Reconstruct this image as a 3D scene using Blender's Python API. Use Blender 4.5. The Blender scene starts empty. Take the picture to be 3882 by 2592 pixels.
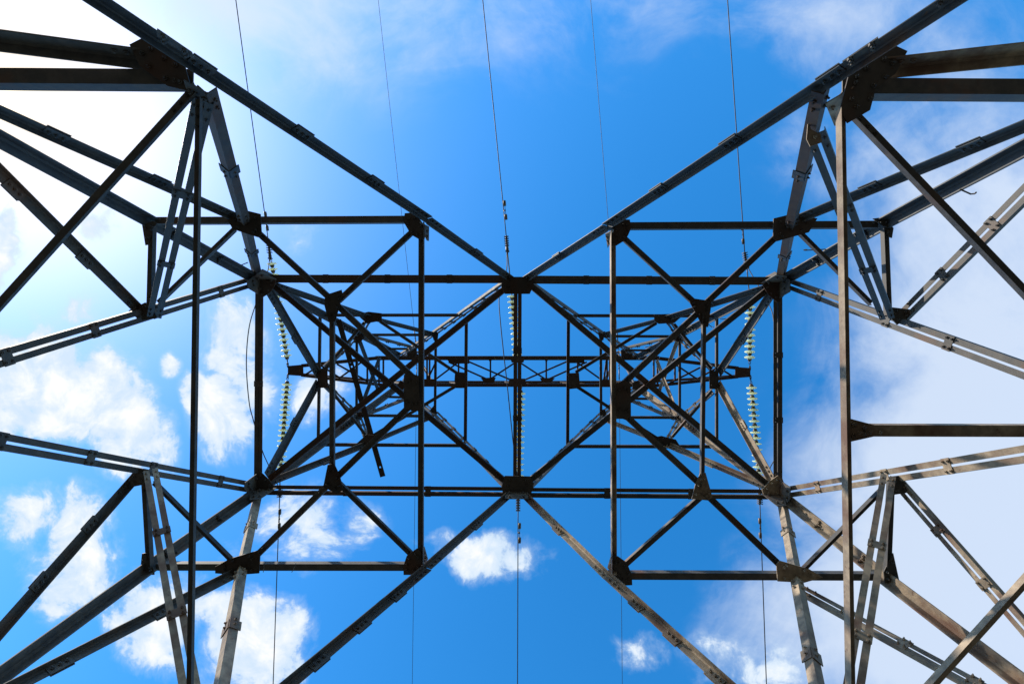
import bpy, math, random
from mathutils import Vector as V, Matrix
random.seed(7)
S = bpy.context.scene
COL = S.collection

# ------------------------------------------------------------------ camera
CAMH = 1.7                                   # eye height above the grass
F, CX, CY = 1941.0, 1941.0, 1296.0           # focal length and centre in photo pixels (18 mm lens)
RX, RY, RZ = -0.0132, 0.01439, 0.00665
EYE = V((0.04075, -0.58128, CAMH))
def _rot(rx, ry, rz):
    return Matrix.Rotation(rz, 3, 'Z') @ Matrix.Rotation(ry, 3, 'Y') @ Matrix.Rotation(rx, 3, 'X')
R = _rot(RX, RY, RZ)                         # world -> camera (x right, y down, z ahead)
cam = bpy.data.cameras.new('camera')
cam.sensor_width = 36.0
cam.lens = 36.0 * F / 3882.0
cam.clip_start, cam.clip_end = 0.05, 6000
camo = bpy.data.objects.new('camera', cam)
COL.objects.link(camo)
S.camera = camo
m = Matrix.Identity(4)
for i in range(3):
    m[i][0] = R[0][i]; m[i][1] = -R[1][i]; m[i][2] = -R[2][i]
m[0][3], m[1][3], m[2][3] = EYE
camo.matrix_world = m

def ray(px, py):
    return R.transposed() @ V(((px - CX) / F, (py - CY) / F, 1.0))
def U(px, py, z):
    "surveyed point: the photo sight line met with the level z above the eye"
    d = ray(px, py)
    return EYE + d * (z / d.z)

# tower shape: half widths above the eye
LA, LB, LC_, LD = 5.68122, 0.19997, 3.65792, 0.24833
HX = lambda z: LA - LB * z
HY = lambda z: LC_ - LD * z
NRM = {'T': V((0, 1, -LD)).normalized(), 'B': V((0, -1, -LD)).normalized(),
       'L': V((1, 0, -LB)).normalized(), 'R': V((-1, 0, -LB)).normalized()}
def onface(px, py, f):
    d = ray(px, py)
    n = NRM[f]
    p0 = {'T': V((0, -LC_, CAMH)), 'B': V((0, LC_, CAMH)), 'L': V((-LA, 0, CAMH)), 'R': V((LA, 0, CAMH))}[f]
    return EYE + d * ((p0 - EYE).dot(n) / d.dot(n))
zA, zB, zC, zD, zE, zG, zH, zTop = 8.0527, 6.2071, 3.9611, 9.8057, 11.1376, 12.45, 13.2, 14.5

# ------------------------------------------------------------------ sun and sky
sun_dir = ray(-25, 345).normalized()
SUN_EL = math.asin(sun_dir.z)
SUN_AZ = math.atan2(sun_dir.x, sun_dir.y)    # from +Y towards +X
S.view_settings.view_transform = 'Standard'
S.view_settings.look = 'None'
S.view_settings.gamma = 1.0
S.view_settings.exposure = 0.7
S.view_settings.use_curve_mapping = False
sl = bpy.data.lights.new('sun', 'SUN')
sl.energy = 4.6
sl.angle = math.radians(0.55)
sl.color = (1.0, 0.90, 0.76)
so = bpy.data.objects.new('sun', sl)
so.rotation_mode = 'QUATERNION'
so.rotation_quaternion = sun_dir.to_track_quat('Z', 'Y')
so.location = (0, 0, 60)
COL.objects.link(so)

W = bpy.data.worlds.new('World')
S.world = W
W.use_nodes = True
nt = W.node_tree
nt.nodes.clear()
def nd(t, **k):
    n = nt.nodes.new(t)
    for a, b in k.items():
        setattr(n, a, b)
    return n
def lk(a, b):
    nt.links.new(a, b)
def val(x, sock):
    if isinstance(x, (int, float)):
        sock.default_value = x
    else:
        lk(x, sock)
def mt(op, a, b=None, c=None, clamp=False):
    n = nd('ShaderNodeMath', operation=op, use_clamp=clamp)
    val(a, n.inputs[0])
    if b is not None: val(b, n.inputs[1])
    if c is not None: val(c, n.inputs[2])
    return n.outputs[0]
def sstep(x, lo, hi):
    n = nd('ShaderNodeMapRange', interpolation_type='SMOOTHSTEP', clamp=True)
    val(x, n.inputs[0]); n.inputs[1].default_value = lo; n.inputs[2].default_value = hi
    return n.outputs[0]
def mixc(f, a, b):
    n = nd('ShaderNodeMix', data_type='RGBA')
    val(f, n.inputs[0])
    for x, s in ((a, n.inputs[6]), (b, n.inputs[7])):
        if isinstance(x, tuple): s.default_value = (*x, 1)
        else: lk(x, s)
    return n.outputs[2]
tc = nd('ShaderNodeTexCoord')
sep = nd('ShaderNodeSeparateXYZ'); lk(tc.outputs['Generated'], sep.inputs[0])
zz = mt('MAXIMUM', sep.outputs[2], 0.06)
sx0 = mt('DIVIDE', sep.outputs[0], zz)
sy0 = mt('DIVIDE', sep.outputs[1], zz)
cb0 = nd('ShaderNodeCombineXYZ'); lk(sx0, cb0.inputs[0]); lk(sy0, cb0.inputs[1])
wn = nd('ShaderNodeTexNoise'); wn.inputs['Scale'].default_value = 4.2; wn.inputs['Detail'].default_value = 4.0; lk(cb0.outputs[0], wn.inputs['Vector'])
wsp = nd('ShaderNodeSeparateColor'); lk(wn.outputs['Color'], wsp.inputs[0])
sx = mt('ADD', sx0, mt('MULTIPLY', mt('SUBTRACT', wsp.outputs[0], 0.5), 0.10))      # ragged cloud outlines
sy = mt('ADD', sy0, mt('MULTIPLY', mt('SUBTRACT', wsp.outputs[1], 0.5), 0.09))
comb = nd('ShaderNodeCombineXYZ'); lk(sx, comb.inputs[0]); lk(sy, comb.inputs[1])
sky = nd('ShaderNodeTexSky', sky_type='NISHITA')
sky.sun_disc = False
sky.sun_elevation = SUN_EL
sky.sun_rotation = SUN_AZ
sky.air_density = 1.0; sky.dust_density = 0.35; sky.ozone_density = 2.5; sky.altitude = 200
hs = nd('ShaderNodeHueSaturation')
hs.inputs['Saturation'].default_value = 1.37; hs.inputs['Value'].default_value = 2.05; hs.inputs['Hue'].default_value = 0.497
lk(sky.outputs[0], hs.inputs['Color'])
def noise(scale, detail, rough, dist=0.0, off=(0, 0, 0)):
    mp = nd('ShaderNodeMapping'); mp.inputs['Location'].default_value = off
    lk(comb.outputs[0], mp.inputs[0])
    n = nd('ShaderNodeTexNoise')
    n.inputs['Scale'].default_value = scale; n.inputs['Detail'].default_value = detail
    n.inputs['Roughness'].default_value = rough; n.inputs['Distortion'].default_value = dist
    lk(mp.outputs[0], n.inputs['Vector'])
    return n.outputs[0]
def blob(px, py, rx, ry, s):
    d = ray(px, py); qx, qy = d.x / d.z, d.y / d.z
    a = mt('DIVIDE', mt('SUBTRACT', sx, qx), rx / F)
    b = mt('DIVIDE', mt('SUBTRACT', sy, qy), ry / F)
    r2 = mt('ADD', mt('MULTIPLY', a, a), mt('MULTIPLY', b, b))
    return mt('MULTIPLY', mt('MAXIMUM', mt('SUBTRACT', 1.0, r2), 0.0), s)
def total(bl):
    t = blob(*bl[0])
    for b in bl[1:]:
        t = mt('MAXIMUM', t, blob(*b))
    return t
cumulus = [(150, 1480, 470, 330, 1.0), (480, 1640, 190, 240, 1.0), (880, 1300, 210, 220, 1.0), (860, 1560, 215, 230, 1.0), (960, 1480, 150, 220, .9),
           (-10, 950, 130, 260, .85), (270, 2100, 270, 330, .82), (130, 1960, 250, 180, .70), (310, 1180, 140, 140, .62),
           (1140, 2010, 270, 230, .84), (940, 2440, 310, 290, .95), (640, 2350, 360, 270, .70), (1850, 2115, 300, 125, .92), (1700, 2070, 190, 90, .60), (1000, 2090, 200, 120, .55),
           (1330, 1990, 150, 150, .66), (2420, 2480, 180, 110, .50), (1120, 900, 130, 120, .55),
           (390, 830, 140, 120, .60), (660, 1400, 70, 80, .50), (2870, 2520, 340, 190, .52),
           (1220, 1480, 190, 170, .62), (620, 1730, 80, 90, .5)]
cm = total(cumulus)
n1 = noise(5.5, 10.0, 0.64, 0.25, (3.1, 1.7, 0.4))
n2 = noise(15.0, 6.0, 0.6, 0.3, (0.4, 5.2, 2.0))
nn = mt('ADD', mt('MULTIPLY', n1, 0.72), mt('MULTIPLY', n2, 0.28))
dens = mt('ADD', mt('MULTIPLY', cm, 1.05), mt('MULTIPLY', mt('SUBTRACT', nn, 0.5), 3.1))
haveb = sstep(cm, 0.02, 0.30)
cum = mt('MULTIPLY', mt('ADD', mt('MULTIPLY', sstep(dens, 0.20, 0.70), 0.38), mt('MULTIPLY', sstep(dens, 0.46, 0.70), 0.62)), haveb)
# high thin veils: beside the sun, and over the right-hand sky
cir = noise(2.6, 7.0, 0.6, 0.9, (7.0, 2.0, 1.0))
cir2 = noise(1.1, 3.0, 0.5, 0.4, (1.0, 9.0, 3.0))
def field(bl):
    t = None
    for px, py, rx, ry, k in bl:                    # soft-edged, summed
        d = ray(px, py)
        a = mt('DIVIDE', mt('SUBTRACT', sx, d.x / d.z), rx / F); b = mt('DIVIDE', mt('SUBTRACT', sy, d.y / d.z), ry / F)
        e = mt('MULTIPLY', mt('POWER', 2.718, mt('MULTIPLY', mt('ADD', mt('MULTIPLY', a, a), mt('MULTIPLY', b, b)), -1.0)), k)
        t = e if t is None else mt('ADD', t, e)
    return t
wv = mt('MULTIPLY', mt('SUBTRACT', mt('ADD', mt('MULTIPLY', cir, .6), mt('MULTIPLY', n1, .4)), 0.5), 2.0)
veil = field([(3950, 1600, 720, 1000, .95), (3600, 2250, 560, 620, .85), (3000, 2380, 330, 260, .50), (3230, 70, 330, 240, .44), (3000, 580, 150, 150, .26), (3750, 650, 480, 520, .36), (1850, -200, 1000, 620, .24), (2700, -100, 700, 420, .16),
              (900, -120, 1000, 420, .62)])
veil = sstep(mt('ADD', veil, mt('MULTIPLY', wv, mt('MINIMUM', mt('MULTIPLY', veil, 3.0), 1.0))), 0.10, 1.00)
cosg = nd('ShaderNodeVectorMath', operation='DOT_PRODUCT')
lk(tc.outputs['Generated'], cosg.inputs[0]); cosg.inputs[1].default_value = sun_dir
cg = mt('MAXIMUM', cosg.outputs['Value'], 0.0)
au = mt('ADD', mt('MULTIPLY', mt('POWER', cg, 15.0), 0.16), mt('MULTIPLY', mt('POWER', cg, 50.0), 0.75))   # thin high haze scatters forward
au = mt('MULTIPLY', au, mt('ADD', 0.80, mt('MULTIPLY', cir2, 0.40)), clamp=True)
c0 = mixc(mt('MULTIPLY', au, 0.97, clamp=True), hs.outputs[0], (6.6, 6.5, 6.4))
c0 = mixc(mt('MULTIPLY', mt('POWER', cg, 160.0), 0.75), c0, (7.4, 6.0, 4.2))          # warm core of the glow close round the sun
c0 = mixc(mt('MULTIPLY', mt('POWER', cg, 1800.0), 1.0), c0, (14.0, 12.5, 10.0))
c1 = mixc(mt('MULTIPLY', veil, 0.84, clamp=True), c0, (4.7, 5.3, 6.2))
shade = sstep(mt('ADD', dens, mt('MULTIPLY', mt('SUBTRACT', n2, 0.5), 1.4)), 0.50, 1.35)
ccol = mixc(shade, (4.2, 5.1, 6.1), (6.5, 6.5, 6.55))
c2 = mixc(mt('MULTIPLY', cum, 0.98), c1, ccol)
bg = nd('ShaderNodeBackground'); bg.inputs[1].default_value = 0.1
lk(c2, bg.inputs[0])
wo = nd('ShaderNodeOutputWorld'); lk(bg.outputs[0], wo.inputs[0])

# ------------------------------------------------------------------ materials
def newmat(name):
    mm = bpy.data.materials.new(name); mm.use_nodes = True
    return mm, mm.node_tree, mm.node_tree.nodes['Principled BSDF']
def steel(name, base, worn, rust, amt, rough=0.55, off=0.0, metal=0.06):
    mm, t, bs = newmat(name)
    N = t.nodes.new; Lk = t.links.new
    tcc = N('ShaderNodeTexCoord')
    mp = N('ShaderNodeMapping'); mp.inputs['Location'].default_value = (off, off * 1.7, off * .3)
    Lk(tcc.outputs['Object'], mp.inputs[0])
    def nz(sc, de, ro):
        n = N('ShaderNodeTexNoise'); n.inputs['Scale'].default_value = sc; n.inputs['Detail'].default_value = de
        n.inputs['Roughness'].default_value = ro; Lk(mp.outputs[0], n.inputs['Vector']); return n.outputs[0]
    def rmp(x, lo, hi):
        n = N('ShaderNodeMapRange'); n.interpolation_type = 'SMOOTHSTEP'
        Lk(x, n.inputs[0]); n.inputs[1].default_value = lo; n.inputs[2].default_value = hi; return n.outputs[0]
    def mx(f, a, b):
        n = N('ShaderNodeMix'); n.data_type = 'RGBA'; Lk(f, n.inputs[0])
        for x, s in ((a, n.inputs[6]), (b, n.inputs[7])):
            if isinstance(x, tuple): s.default_value = (*x, 1)
            else: Lk(x, s)
        return n.outputs[2]
    big, mid, fine = nz(1.7, 5, .6), nz(9, 7, .68), nz(33, 6, .7)
    c = mx(rmp(mid, .35, .68), base, worn)
    c = mx(rmp(fine, .64, .78), c, tuple(x * .5 for x in base))      # pits and dirt specks
    c = mx(rmp(big, .62 - amt * .3, .80 - amt * .25), c, rust)        # rust blooms
    c = mx(rmp(nz(21, 8, .7), .64 - amt * .1, .70), c, tuple(x * .8 for x in rust))
    oi = N('ShaderNodeObjectInfo')                                    # every bar has weathered a little differently
    vr = N('ShaderNodeMapRange'); Lk(oi.outputs['Random'], vr.inputs[0]); vr.inputs[3].default_value = .72; vr.inputs[4].default_value = 1.3
    hv = N('ShaderNodeHueSaturation'); Lk(c, hv.inputs['Color']); Lk(vr.outputs[0], hv.inputs['Value']); c = hv.outputs[0]
    Lk(c, bs.inputs['Base Color'])
    bs.inputs['Metallic'].default_value = metal
    bs.inputs['Specular IOR Level'].default_value = .32
    rg = N('ShaderNodeMapRange'); Lk(mid, rg.inputs[0]); rg.inputs[3].default_value = rough - .12; rg.inputs[4].default_value = rough + .2
    Lk(rg.outputs[0], bs.inputs['Roughness'])
    bp = N('ShaderNodeBump'); bp.inputs['Strength'].default_value = .06; bp.inputs['Distance'].default_value = .0015
    ad = N('ShaderNodeMath'); ad.operation = 'ADD'; Lk(mid, ad.inputs[0]); Lk(big, ad.inputs[1])
    Lk(ad.outputs[0], bp.inputs['Height']); Lk(bp.outputs[0], bs.inputs['Normal'])
    return mm
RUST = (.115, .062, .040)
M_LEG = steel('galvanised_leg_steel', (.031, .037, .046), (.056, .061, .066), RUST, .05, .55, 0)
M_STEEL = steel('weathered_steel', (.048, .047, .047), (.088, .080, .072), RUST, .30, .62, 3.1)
M_SUNLIT_RUSTY = steel('sunlit_rust_spotted_steel', (.172, .133, .095), (.315, .245, .172), RUST, .55, .66, 5.3)  # rust-spotted steel; sunlit side's brightness and warmth put into the base colour
M_PLATE = steel('gusset_plate_steel', (.038, .032, .029), (.06, .049, .042), (.06, .030, .020), .55, .62, 8.2)
M_ARM = steel('cross_arm_steel', (.042, .032, .029), (.07, .048, .040), (.07, .034, .022), .6, .64, 11.7)
M_FIT = steel('dark_fitting_steel', (.07, .065, .06), (.12, .11, .09), (.10, .06, .035), .5, .5, 2.2, .5)
M_WIRE = steel('conductor_aluminium', (.035, .035, .04), (.05, .05, .05), (.04, .035, .03), .2, .6, 1.1, .0)
def glass():
    mm, t, bs = newmat('pale_green_glass')
    N = t.nodes.new
    tr = N('ShaderNodeBsdfTranslucent'); tr.inputs[0].default_value = (.95, .98, .74, 1)
    bs.inputs['Base Color'].default_value = (.86, .91, .72, 1); bs.inputs['Roughness'].default_value = .12
    bs.inputs['Transmission Weight'].default_value = .15; bs.inputs['IOR'].default_value = 1.5
    mx = N('ShaderNodeMixShader'); mx.inputs[0].default_value = .58
    t.links.new(bs.outputs[0], mx.inputs[1]); t.links.new(tr.outputs[0], mx.inputs[2])
    t.links.new(mx.outputs[0], t.nodes['Material Output'].inputs[0])
    return mm
M_GLASS = glass()
def ground_mat():
    mm, t, bs = newmat('meadow_grass')
    N = t.nodes.new
    tcc = N('ShaderNodeTexCoord'); n = N('ShaderNodeTexNoise'); n.inputs['Scale'].default_value = 1.3; n.inputs['Detail'].default_value = 9
    t.links.new(tcc.outputs['Object'], n.inputs['Vector'])
    cr = N('ShaderNodeValToRGB')
    cr.color_ramp.elements[0].position = .35; cr.color_ramp.elements[0].color = (.022, .025, .011, 1)
    cr.color_ramp.elements[1].position = .7; cr.color_ramp.elements[1].color = (.055, .044, .028, 1)
    t.links.new(n.outputs[0], cr.inputs[0]); t.links.new(cr.outputs[0], bs.inputs['Base Color'])
    bs.inputs['Roughness'].default_value = .95
    return mm
M_GROUND = ground_mat()
mm_, t_, M_CONC_BS = newmat('weathered_concrete'); M_CONC = mm_
_n = t_.nodes.new('ShaderNodeTexNoise'); _n.inputs['Scale'].default_value = 9; _n.inputs['Detail'].default_value = 8
_c = t_.nodes.new('ShaderNodeValToRGB'); _c.color_ramp.elements[0].color = (.19, .18, .165, 1); _c.color_ramp.elements[1].color = (.34, .33, .31, 1)
t_.links.new(_n.outputs[0], _c.inputs[0]); t_.links.new(_c.outputs[0], M_CONC_BS.inputs['Base Color'])

# ------------------------------------------------------------------ mesh helpers
class MB:
    def __init__(s): s.v = []; s.f = []
    def prism(s, poly, vec):
        "extrude a 3-D polygon along vec"
        n = len(poly); o = len(s.v)
        a = sum(((poly[i]).cross(poly[(i + 1) % n]) for i in range(n)), V((0, 0, 0)))
        if a.dot(vec) > 0: poly = poly[::-1]
        s.v += [tuple(p) for p in poly] + [tuple(p + vec) for p in poly]
        s.f.append(tuple(range(o, o + n)))
        s.f.append(tuple(range(o + 2 * n - 1, o + n - 1, -1)))
        for i in range(n):
            j = (i + 1) % n
            s.f.append((o + j, o + i, o + n + i, o + n + j))
    def bolt(s, c, ax, r=.017, h=.016):
        ax = ax.normalized(); u = ax.orthogonal().normalized(); w = ax.cross(u)
        s.prism([c + (u * math.cos(k * math.pi / 3 + .3) + w * math.sin(k * math.pi / 3 + .3)) * r for k in range(6)], ax * h)
        s.prism([c + (u * math.cos(k * math.pi / 3) + w * math.sin(k * math.pi / 3)) * r * .5 for k in range(6)], ax * h * 1.9)
    def lathe(s, P, ax, prof, n=20, smooth=True):
        ax = ax.normalized(); u = ax.orthogonal().normalized(); w = ax.cross(u); o = len(s.v)
        for (h, r) in prof:
            for k in range(n):
                a = 2 * math.pi * k / n
                s.v.append(tuple(P + ax * h + (u * math.cos(a) + w * math.sin(a)) * r))
        for i in range(len(prof) - 1):
            for k in range(n):
                j = (k + 1) % n
                s.f.append((o + i * n + k, o + i * n + j, o + (i + 1) * n + j, o + (i + 1) * n + k))
        s.f.append(tuple(range(o + n - 1, o - 1, -1)))
        s.f.append(tuple(range(o + (len(prof) - 1) * n, o + len(prof) * n)))
    def tube(s, pts, r, n=8):
        o = len(s.v); L = len(pts); up = None
        for i, p in enumerate(pts):
            t = (pts[min(i + 1, L - 1)] - pts[max(i - 1, 0)]).normalized()
            if up is None: up = t.orthogonal().normalized()
            up = (up - t * up.dot(t)).normalized(); w = t.cross(up)
            rr = r[i] if isinstance(r, (list, tuple)) else r
            for k in range(n):
                a = 2 * math.pi * k / n
                s.v.append(tuple(p + (up * math.cos(a) + w * math.sin(a)) * rr))
        for i in range(L - 1):
            for k in range(n):
                j = (k + 1) % n
                s.f.append((o + i * n + k, o + i * n + j, o + (i + 1) * n + j, o + (i + 1) * n + k))
        s.f.append(tuple(range(o + n - 1, o - 1, -1)))
        s.f.append(tuple(range(o + (L - 1) * n, o + L * n)))
    def torus(s, c, ax, R0, r, stretch=None, n=14, k=6):
        ax = ax.normalized(); u = (stretch or ax.orthogonal()).normalized(); w = ax.cross(u)
        e = 1.6 if stretch else 1.0
        pts = [c + u * math.cos(2 * math.pi * i / n) * R0 * e + w * math.sin(2 * math.pi * i / n) * R0 for i in range(n + 1)]
        s.tube(pts, r, k)
    def build(s, name, mat, parent=None, smooth=False):
        me = bpy.data.meshes.new(name)
        me.from_pydata(s.v, [], s.f); me.update()
        me.materials.append(mat)
        if smooth:
            for p in me.polygons: p.use_smooth = len(p.vertices) == 4
        o = bpy.data.objects.new(name, me); COL.objects.link(o)
        if parent is not None:
            o.parent = parent
            off = world_loc(parent)
            if off.length > 0:
                for v in me.vertices: v.co = v.co - off
        return o
def world_loc(o):
    p = V(o.location)
    while o.parent: o = o.parent; p = p + o.location
    return p
def thing(name, label, cat, loc=(0, 0, 0), group=None):
    o = bpy.data.objects.new(name, None); COL.objects.link(o)
    o.location = loc; o.empty_display_size = .3
    o['label'] = label; o['category'] = cat
    if group: o['group'] = group
    return o
def tag(o, label, cat, group=None):
    o['label'] = label; o['category'] = cat
    if group: o['group'] = group
    return o

def Lsec(mb, P, Q, u, v, a, b, t):
    "rolled angle section: flange a along u, flange b along v, with a sloped root fillet"
    r = t * 1.1
    sec = [(0, 0), (a, 0), (a, t * .8), (a - t * .4, t), (t + r, t), (t, t + r), (t, b - t * .4), (t * .8, b), (0, b)]
    mb.prism([P + u * x + v * y for x, y in sec], Q - P)

TOWER = thing('transmission_tower', 'tall rust-stained steel lattice power pylon seen from underneath, with one long cross arm', 'pylon')
_k = [0]
def member(name, P, Q, a, mode, b=None, t=None, gap=None, bat=0, mat=None, bolts=True, ext=0.0, flip=False, vup=False):
    """mode: 'P' plan member (flat flange seen from below, other flange hanging down on the inner side)
             'T','B','L','R' member lying in that face of the tower (flange in the face, other flange pointing inwards)"""
    _k[0] += 1
    mat = mat or M_STEEL
    P, Q = V(P), V(Q)
    w = (Q - P).normalized()
    P = P - w * ext; Q = Q + w * ext
    b = b or a; t = t or max(.006, a * .1)
    jig = ((_k[0] * 7) % 11) * .0021
    mid = (P + Q) / 2
    if mode == 'P':
        v = V((0, 0, 1 if vup else -1)); v = (v - w * v.dot(w)).normalized()
        u = w.cross(v).normalized()
        if u.dot(V((mid.x - EYE.x, mid.y - EYE.y, 0))) < 0: u = -u
        if flip: u = -u
        sh = V((0, 0, jig))
    else:
        n = NRM[mode]
        v = (n - w * n.dot(w)).normalized()
        u = w.cross(v).normalized()
        if u.z > 0: u = -u
        if flip: u = -u
        if gap is not None: v = -v; vup = True
        sh = -n * jig
    P = P + sh; Q = Q + sh
    mb = MB(); L = (Q - P).length
    bax, bh = ((v, t) if not vup else (-v, 0.0))
    def bl(s, off):
        mb.bolt(P + w * s + u * off + bax * (bh if bh else 0.0), bax, r=min(.02, a * .2), h=.014)
    if gap is None:
        c = u * (-a / 2)
        Lsec(mb, P + c, Q + c, u, v, a, b, t)
        if bolts:
            for s in (.06, .14, .22):
                bl(s, .12 * a); bl(L - s, .12 * a)
    else:
        for e in (-1, 1):                            # flat flanges either side of a clear gap
            k = u * (e * gap / 2) if mode == 'P' else u * (e * (gap / 2 + a))
            Lsec(mb, P + k, Q + k, u * (e if mode == 'P' else -e), v, a, b, t)
        if bolts:
            for s in (.07, .17):
                for e in (-1, 1):
                    bl(s, e * (gap / 2 + a * .6)); bl(L - s, e * (gap / 2 + a * .6))
    o = mb.build(name, mat, TOWER)
    if gap is not None and bat:
        for i in (bat if isinstance(bat, tuple) else [(k + 1) / (bat + 1) for k in range(bat)]):
            s = L * i
            pb = MB(); hw = gap / 2 + a + .006; hl = .045
            c = P + w * s + bax * (bh + .0005)
            pb.prism([c + w * x + u * y for x, y in ((-hl, -hw), (hl, -hw), (hl, hw), (-hl, hw))], bax * .009)
            for e in (-1, 1):
                for q in (-.028, .028):
                    pb.bolt(c + w * q + u * e * (gap / 2 + a * .6) + bax * .009, bax, r=min(.018, a * .22))
            pb.build('batten_plate', mat, o)
    elif gap is None and bat:                       # splice sleeves that stick out on both sides
        for i in range(bat):
            s = L * (i + 1) / (bat + 1)
            pb = MB(); hl = .09; hw = a / 2 + .014
            c = P + w * s + v * (t + .0005)
            pb.prism([c + w * x + u * y for x, y in ((-hl, -hw + t + .002), (hl, -hw + t + .002), (hl, hw), (-hl, hw))], v * .009)
            c2 = P + w * s - v * .0005
            pb.prism([c2 + w * x + u * y for x, y in ((-hl, -hw), (hl, -hw), (hl, hw), (-hl, hw))], -v * .009)
            for q in (-.055, 0, .055):
                pb.bolt(c + w * q + u * .1 * a + v * .009, v, r=.016)
            pb.build('splice_plate', mat, o)
    return o
def plate(poly, z=None, face=None, t=.012, bolts=(), mat=None, lift=.0):
    "gusset plate whose outline was surveyed from the photo, on a level or in a face plane"
    _k[0] += 1
    jig = (_k[0] % 9) * .0013
    if z is not None:
        pts = [U(x, y, z) for x, y in poly]; n = V((0, 0, -1))
    else:
        pts = [onface(x, y, face) for x, y in poly]; n = NRM[face]
    sh = n * (.030 + lift + jig)
    mb = MB(); mb.prism([p + sh for p in pts], n * t)
    for x, y in bolts:
        c = U(x, y, z) if z is not None else onface(x, y, face)
        mb.bolt(c + sh + n * t, n, r=.02, h=.018)
    return mb.build('gusset_plate', mat or M_PLATE, TOWER)
def mids(poly, k=.55):
    cx = sum(p[0] for p in poly) / len(poly); cy = sum(p[1] for p in poly) / len(poly)
    return [(cx + (x - cx) * k, cy + (y - cy) * k) for x, y in poly]

# ------------------------------------------------------------------ setting: ground
g = MB()
ring = [V((math.cos(i * math.pi / 24) * 2500, math.sin(i * math.pi / 24) * 2500, 0)) for i in range(48)]
g.v = [tuple(p) for p in ring]; g.f = [tuple(range(48))]
go = g.build('ground', M_GROUND); go['kind'] = 'structure'

# ------------------------------------------------------------------ legs
legs = {('T', 'L'): [(991, 1066, zA), (572, 838, zB), (1518, 1348, zH)], ('T', 'R'): [(2952, 1070, zA), (3342, 848, zB), (2410, 1354, zH)],
        ('B', 'L'): [(986, 1857, zA), (568, 2150, zB), (1515, 1462, zH)], ('B', 'R'): [(2954, 1872, zA), (3352, 2190, zB), (2412, 1466, zH)]}
for (fy, fx), pp in legs.items():
    top = U(*pp[2]); A_ = U(*pp[0]); B_ = U(*pp[1])
    sX = -1 if fx == 'L' else 1; sY = -1 if fy == 'T' else 1
    foot = V((sX * HX(-CAMH + .25), sY * HY(-CAMH + .25), .25))
    w = (top - foot).normalized()
    # flanges lie in the two faces, corner outwards
    u = (V((-sX, 0, 0)) - w * w.x * -sX).normalized()
    v = V((0, -sY, 0)); v = (v - w * v.dot(w) - u * v.dot(u)).normalized()
    a = .122
    c = -(u + v) * a * .33
    mb = MB(); knots = [foot, B_, A_, top]
    for i in range(3):
        p, q = knots[i], knots[i + 1]
        if i < 2: Lsec(mb, p + c, q + c, u, v, a, a, .018)
        else: Lsec(mb, p + c * .92, q + c * .92, u, v, a * .92, a * .92, .015)
    def rows(p, q, s0, cnt, step, aa):
        ww = (q - p).normalized()
        for k in range(cnt):
            for off in (.45, .75):
                cc = p + ww * (s0 + k * step) + c
                mb.bolt(cc + u * aa * off + v * .018, v, r=.019); mb.bolt(cc + v * aa * off + u * .018, u, r=.019)
    rows(foot, B_, 2.6, 5, .09, a); rows(B_, A_, .25, 2, .09, a); rows(B_, A_, 1.1, 1, .09, a); rows(foot, B_, 5.0, 1, .1, a)
    rows(A_, top, 2.6, 6, .11, a * .9); rows(A_, top, .5, 2, .1, a * .9)
    lg = mb.build('leg', M_LEG if fy == 'T' else (M_SUNLIT_RUSTY if fx == 'R' else M_STEEL), TOWER)
    # splice cover plates
    for (p, q, s0, ln, aa) in ((foot, B_, 2.5, .6, a), (A_, top, 2.5, .8, a * .92)):
        ww = (q - p).normalized(); cc = p + ww * s0 + c
        sp = MB()
        sp.prism([cc + v * .0185 + u * (aa * .25), cc + v * .0185 + u * aa * .98, cc + v * .0185 + u * aa * .98 + ww * ln, cc + v * .0185 + u * aa * .25 + ww * ln], v * .01)
        sp.prism([cc + u * .0185 + v * (aa * .25), cc + u * .0185 + v * aa * .98, cc + u * .0185 + v * aa * .98 + ww * ln, cc + u * .0185 + v * aa * .25 + ww * ln], u * .01)
        sp.build('splice_plate', M_STEEL, lg)
    ft = MB(); b0 = V((foot.x, foot.y, -.3))
    ft.prism([b0 + V((x * .45, y * .45, 0)) for x, y in ((-1, -1), (1, -1), (1, 1), (-1, 1))], V((0, 0, .62)))
    ft.build('footing', M_CONC, TOWER)

# ------------------------------------------------------------------ level B (lower belt)
HS = 'horizontal_strut'; PB = 'plan_brace'; DB = 'diagonal_brace'; RB = 'redundant_brace'
def pm(name, p, q, z, a, **k):
    return member(name, U(p[0], p[1], z), U(q[0], q[1], z), a, 'P', **k)
pm(HS, (585, 834), (1590, 829), zB, .082, vup=True); pm(HS, (2310, 855), (3330, 849), zB, .082, vup=True)
pm(HS, (585, 2152), (1590, 2153), zB, .082, vup=True); pm(HS, (2310, 2185), (3335, 2189), zB, .082, vup=True)
pm('cross_tie', (1598, 845), (1595, 2140), zB, .074, b=.06); pm('cross_tie', (2324, 880), (2328, 2165), zB, .074, b=.10, mat=M_SUNLIT_RUSTY)
pm('cross_tie', (1259, 1165), (1259, 1800), zB, .073, b=.05); pm('cross_tie', (2668, 1185), (2661, 1845), zB, .062, b=.06)
for p, q in (((960, 866), (1255, 1135)), ((1285, 1163), (1565, 1430)), ((1543, 1550), (1285, 1800)), ((1245, 1836), (965, 2112)),
             ((1300, 1125), (1565, 877)), ((1296, 1845), (1565, 2108)),
             ((2355, 893), (2632, 1146)), ((2955, 886), (2672, 1153)), ((2636, 1196), (2365, 1453)), ((2370, 1573), (2646, 1827)),
             ((2675, 1871), (2968, 2152)), ((2645, 1895), (2360, 2150))):
    pm(PB, p, q, zB, .078, b=.05, ext=.07)
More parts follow.
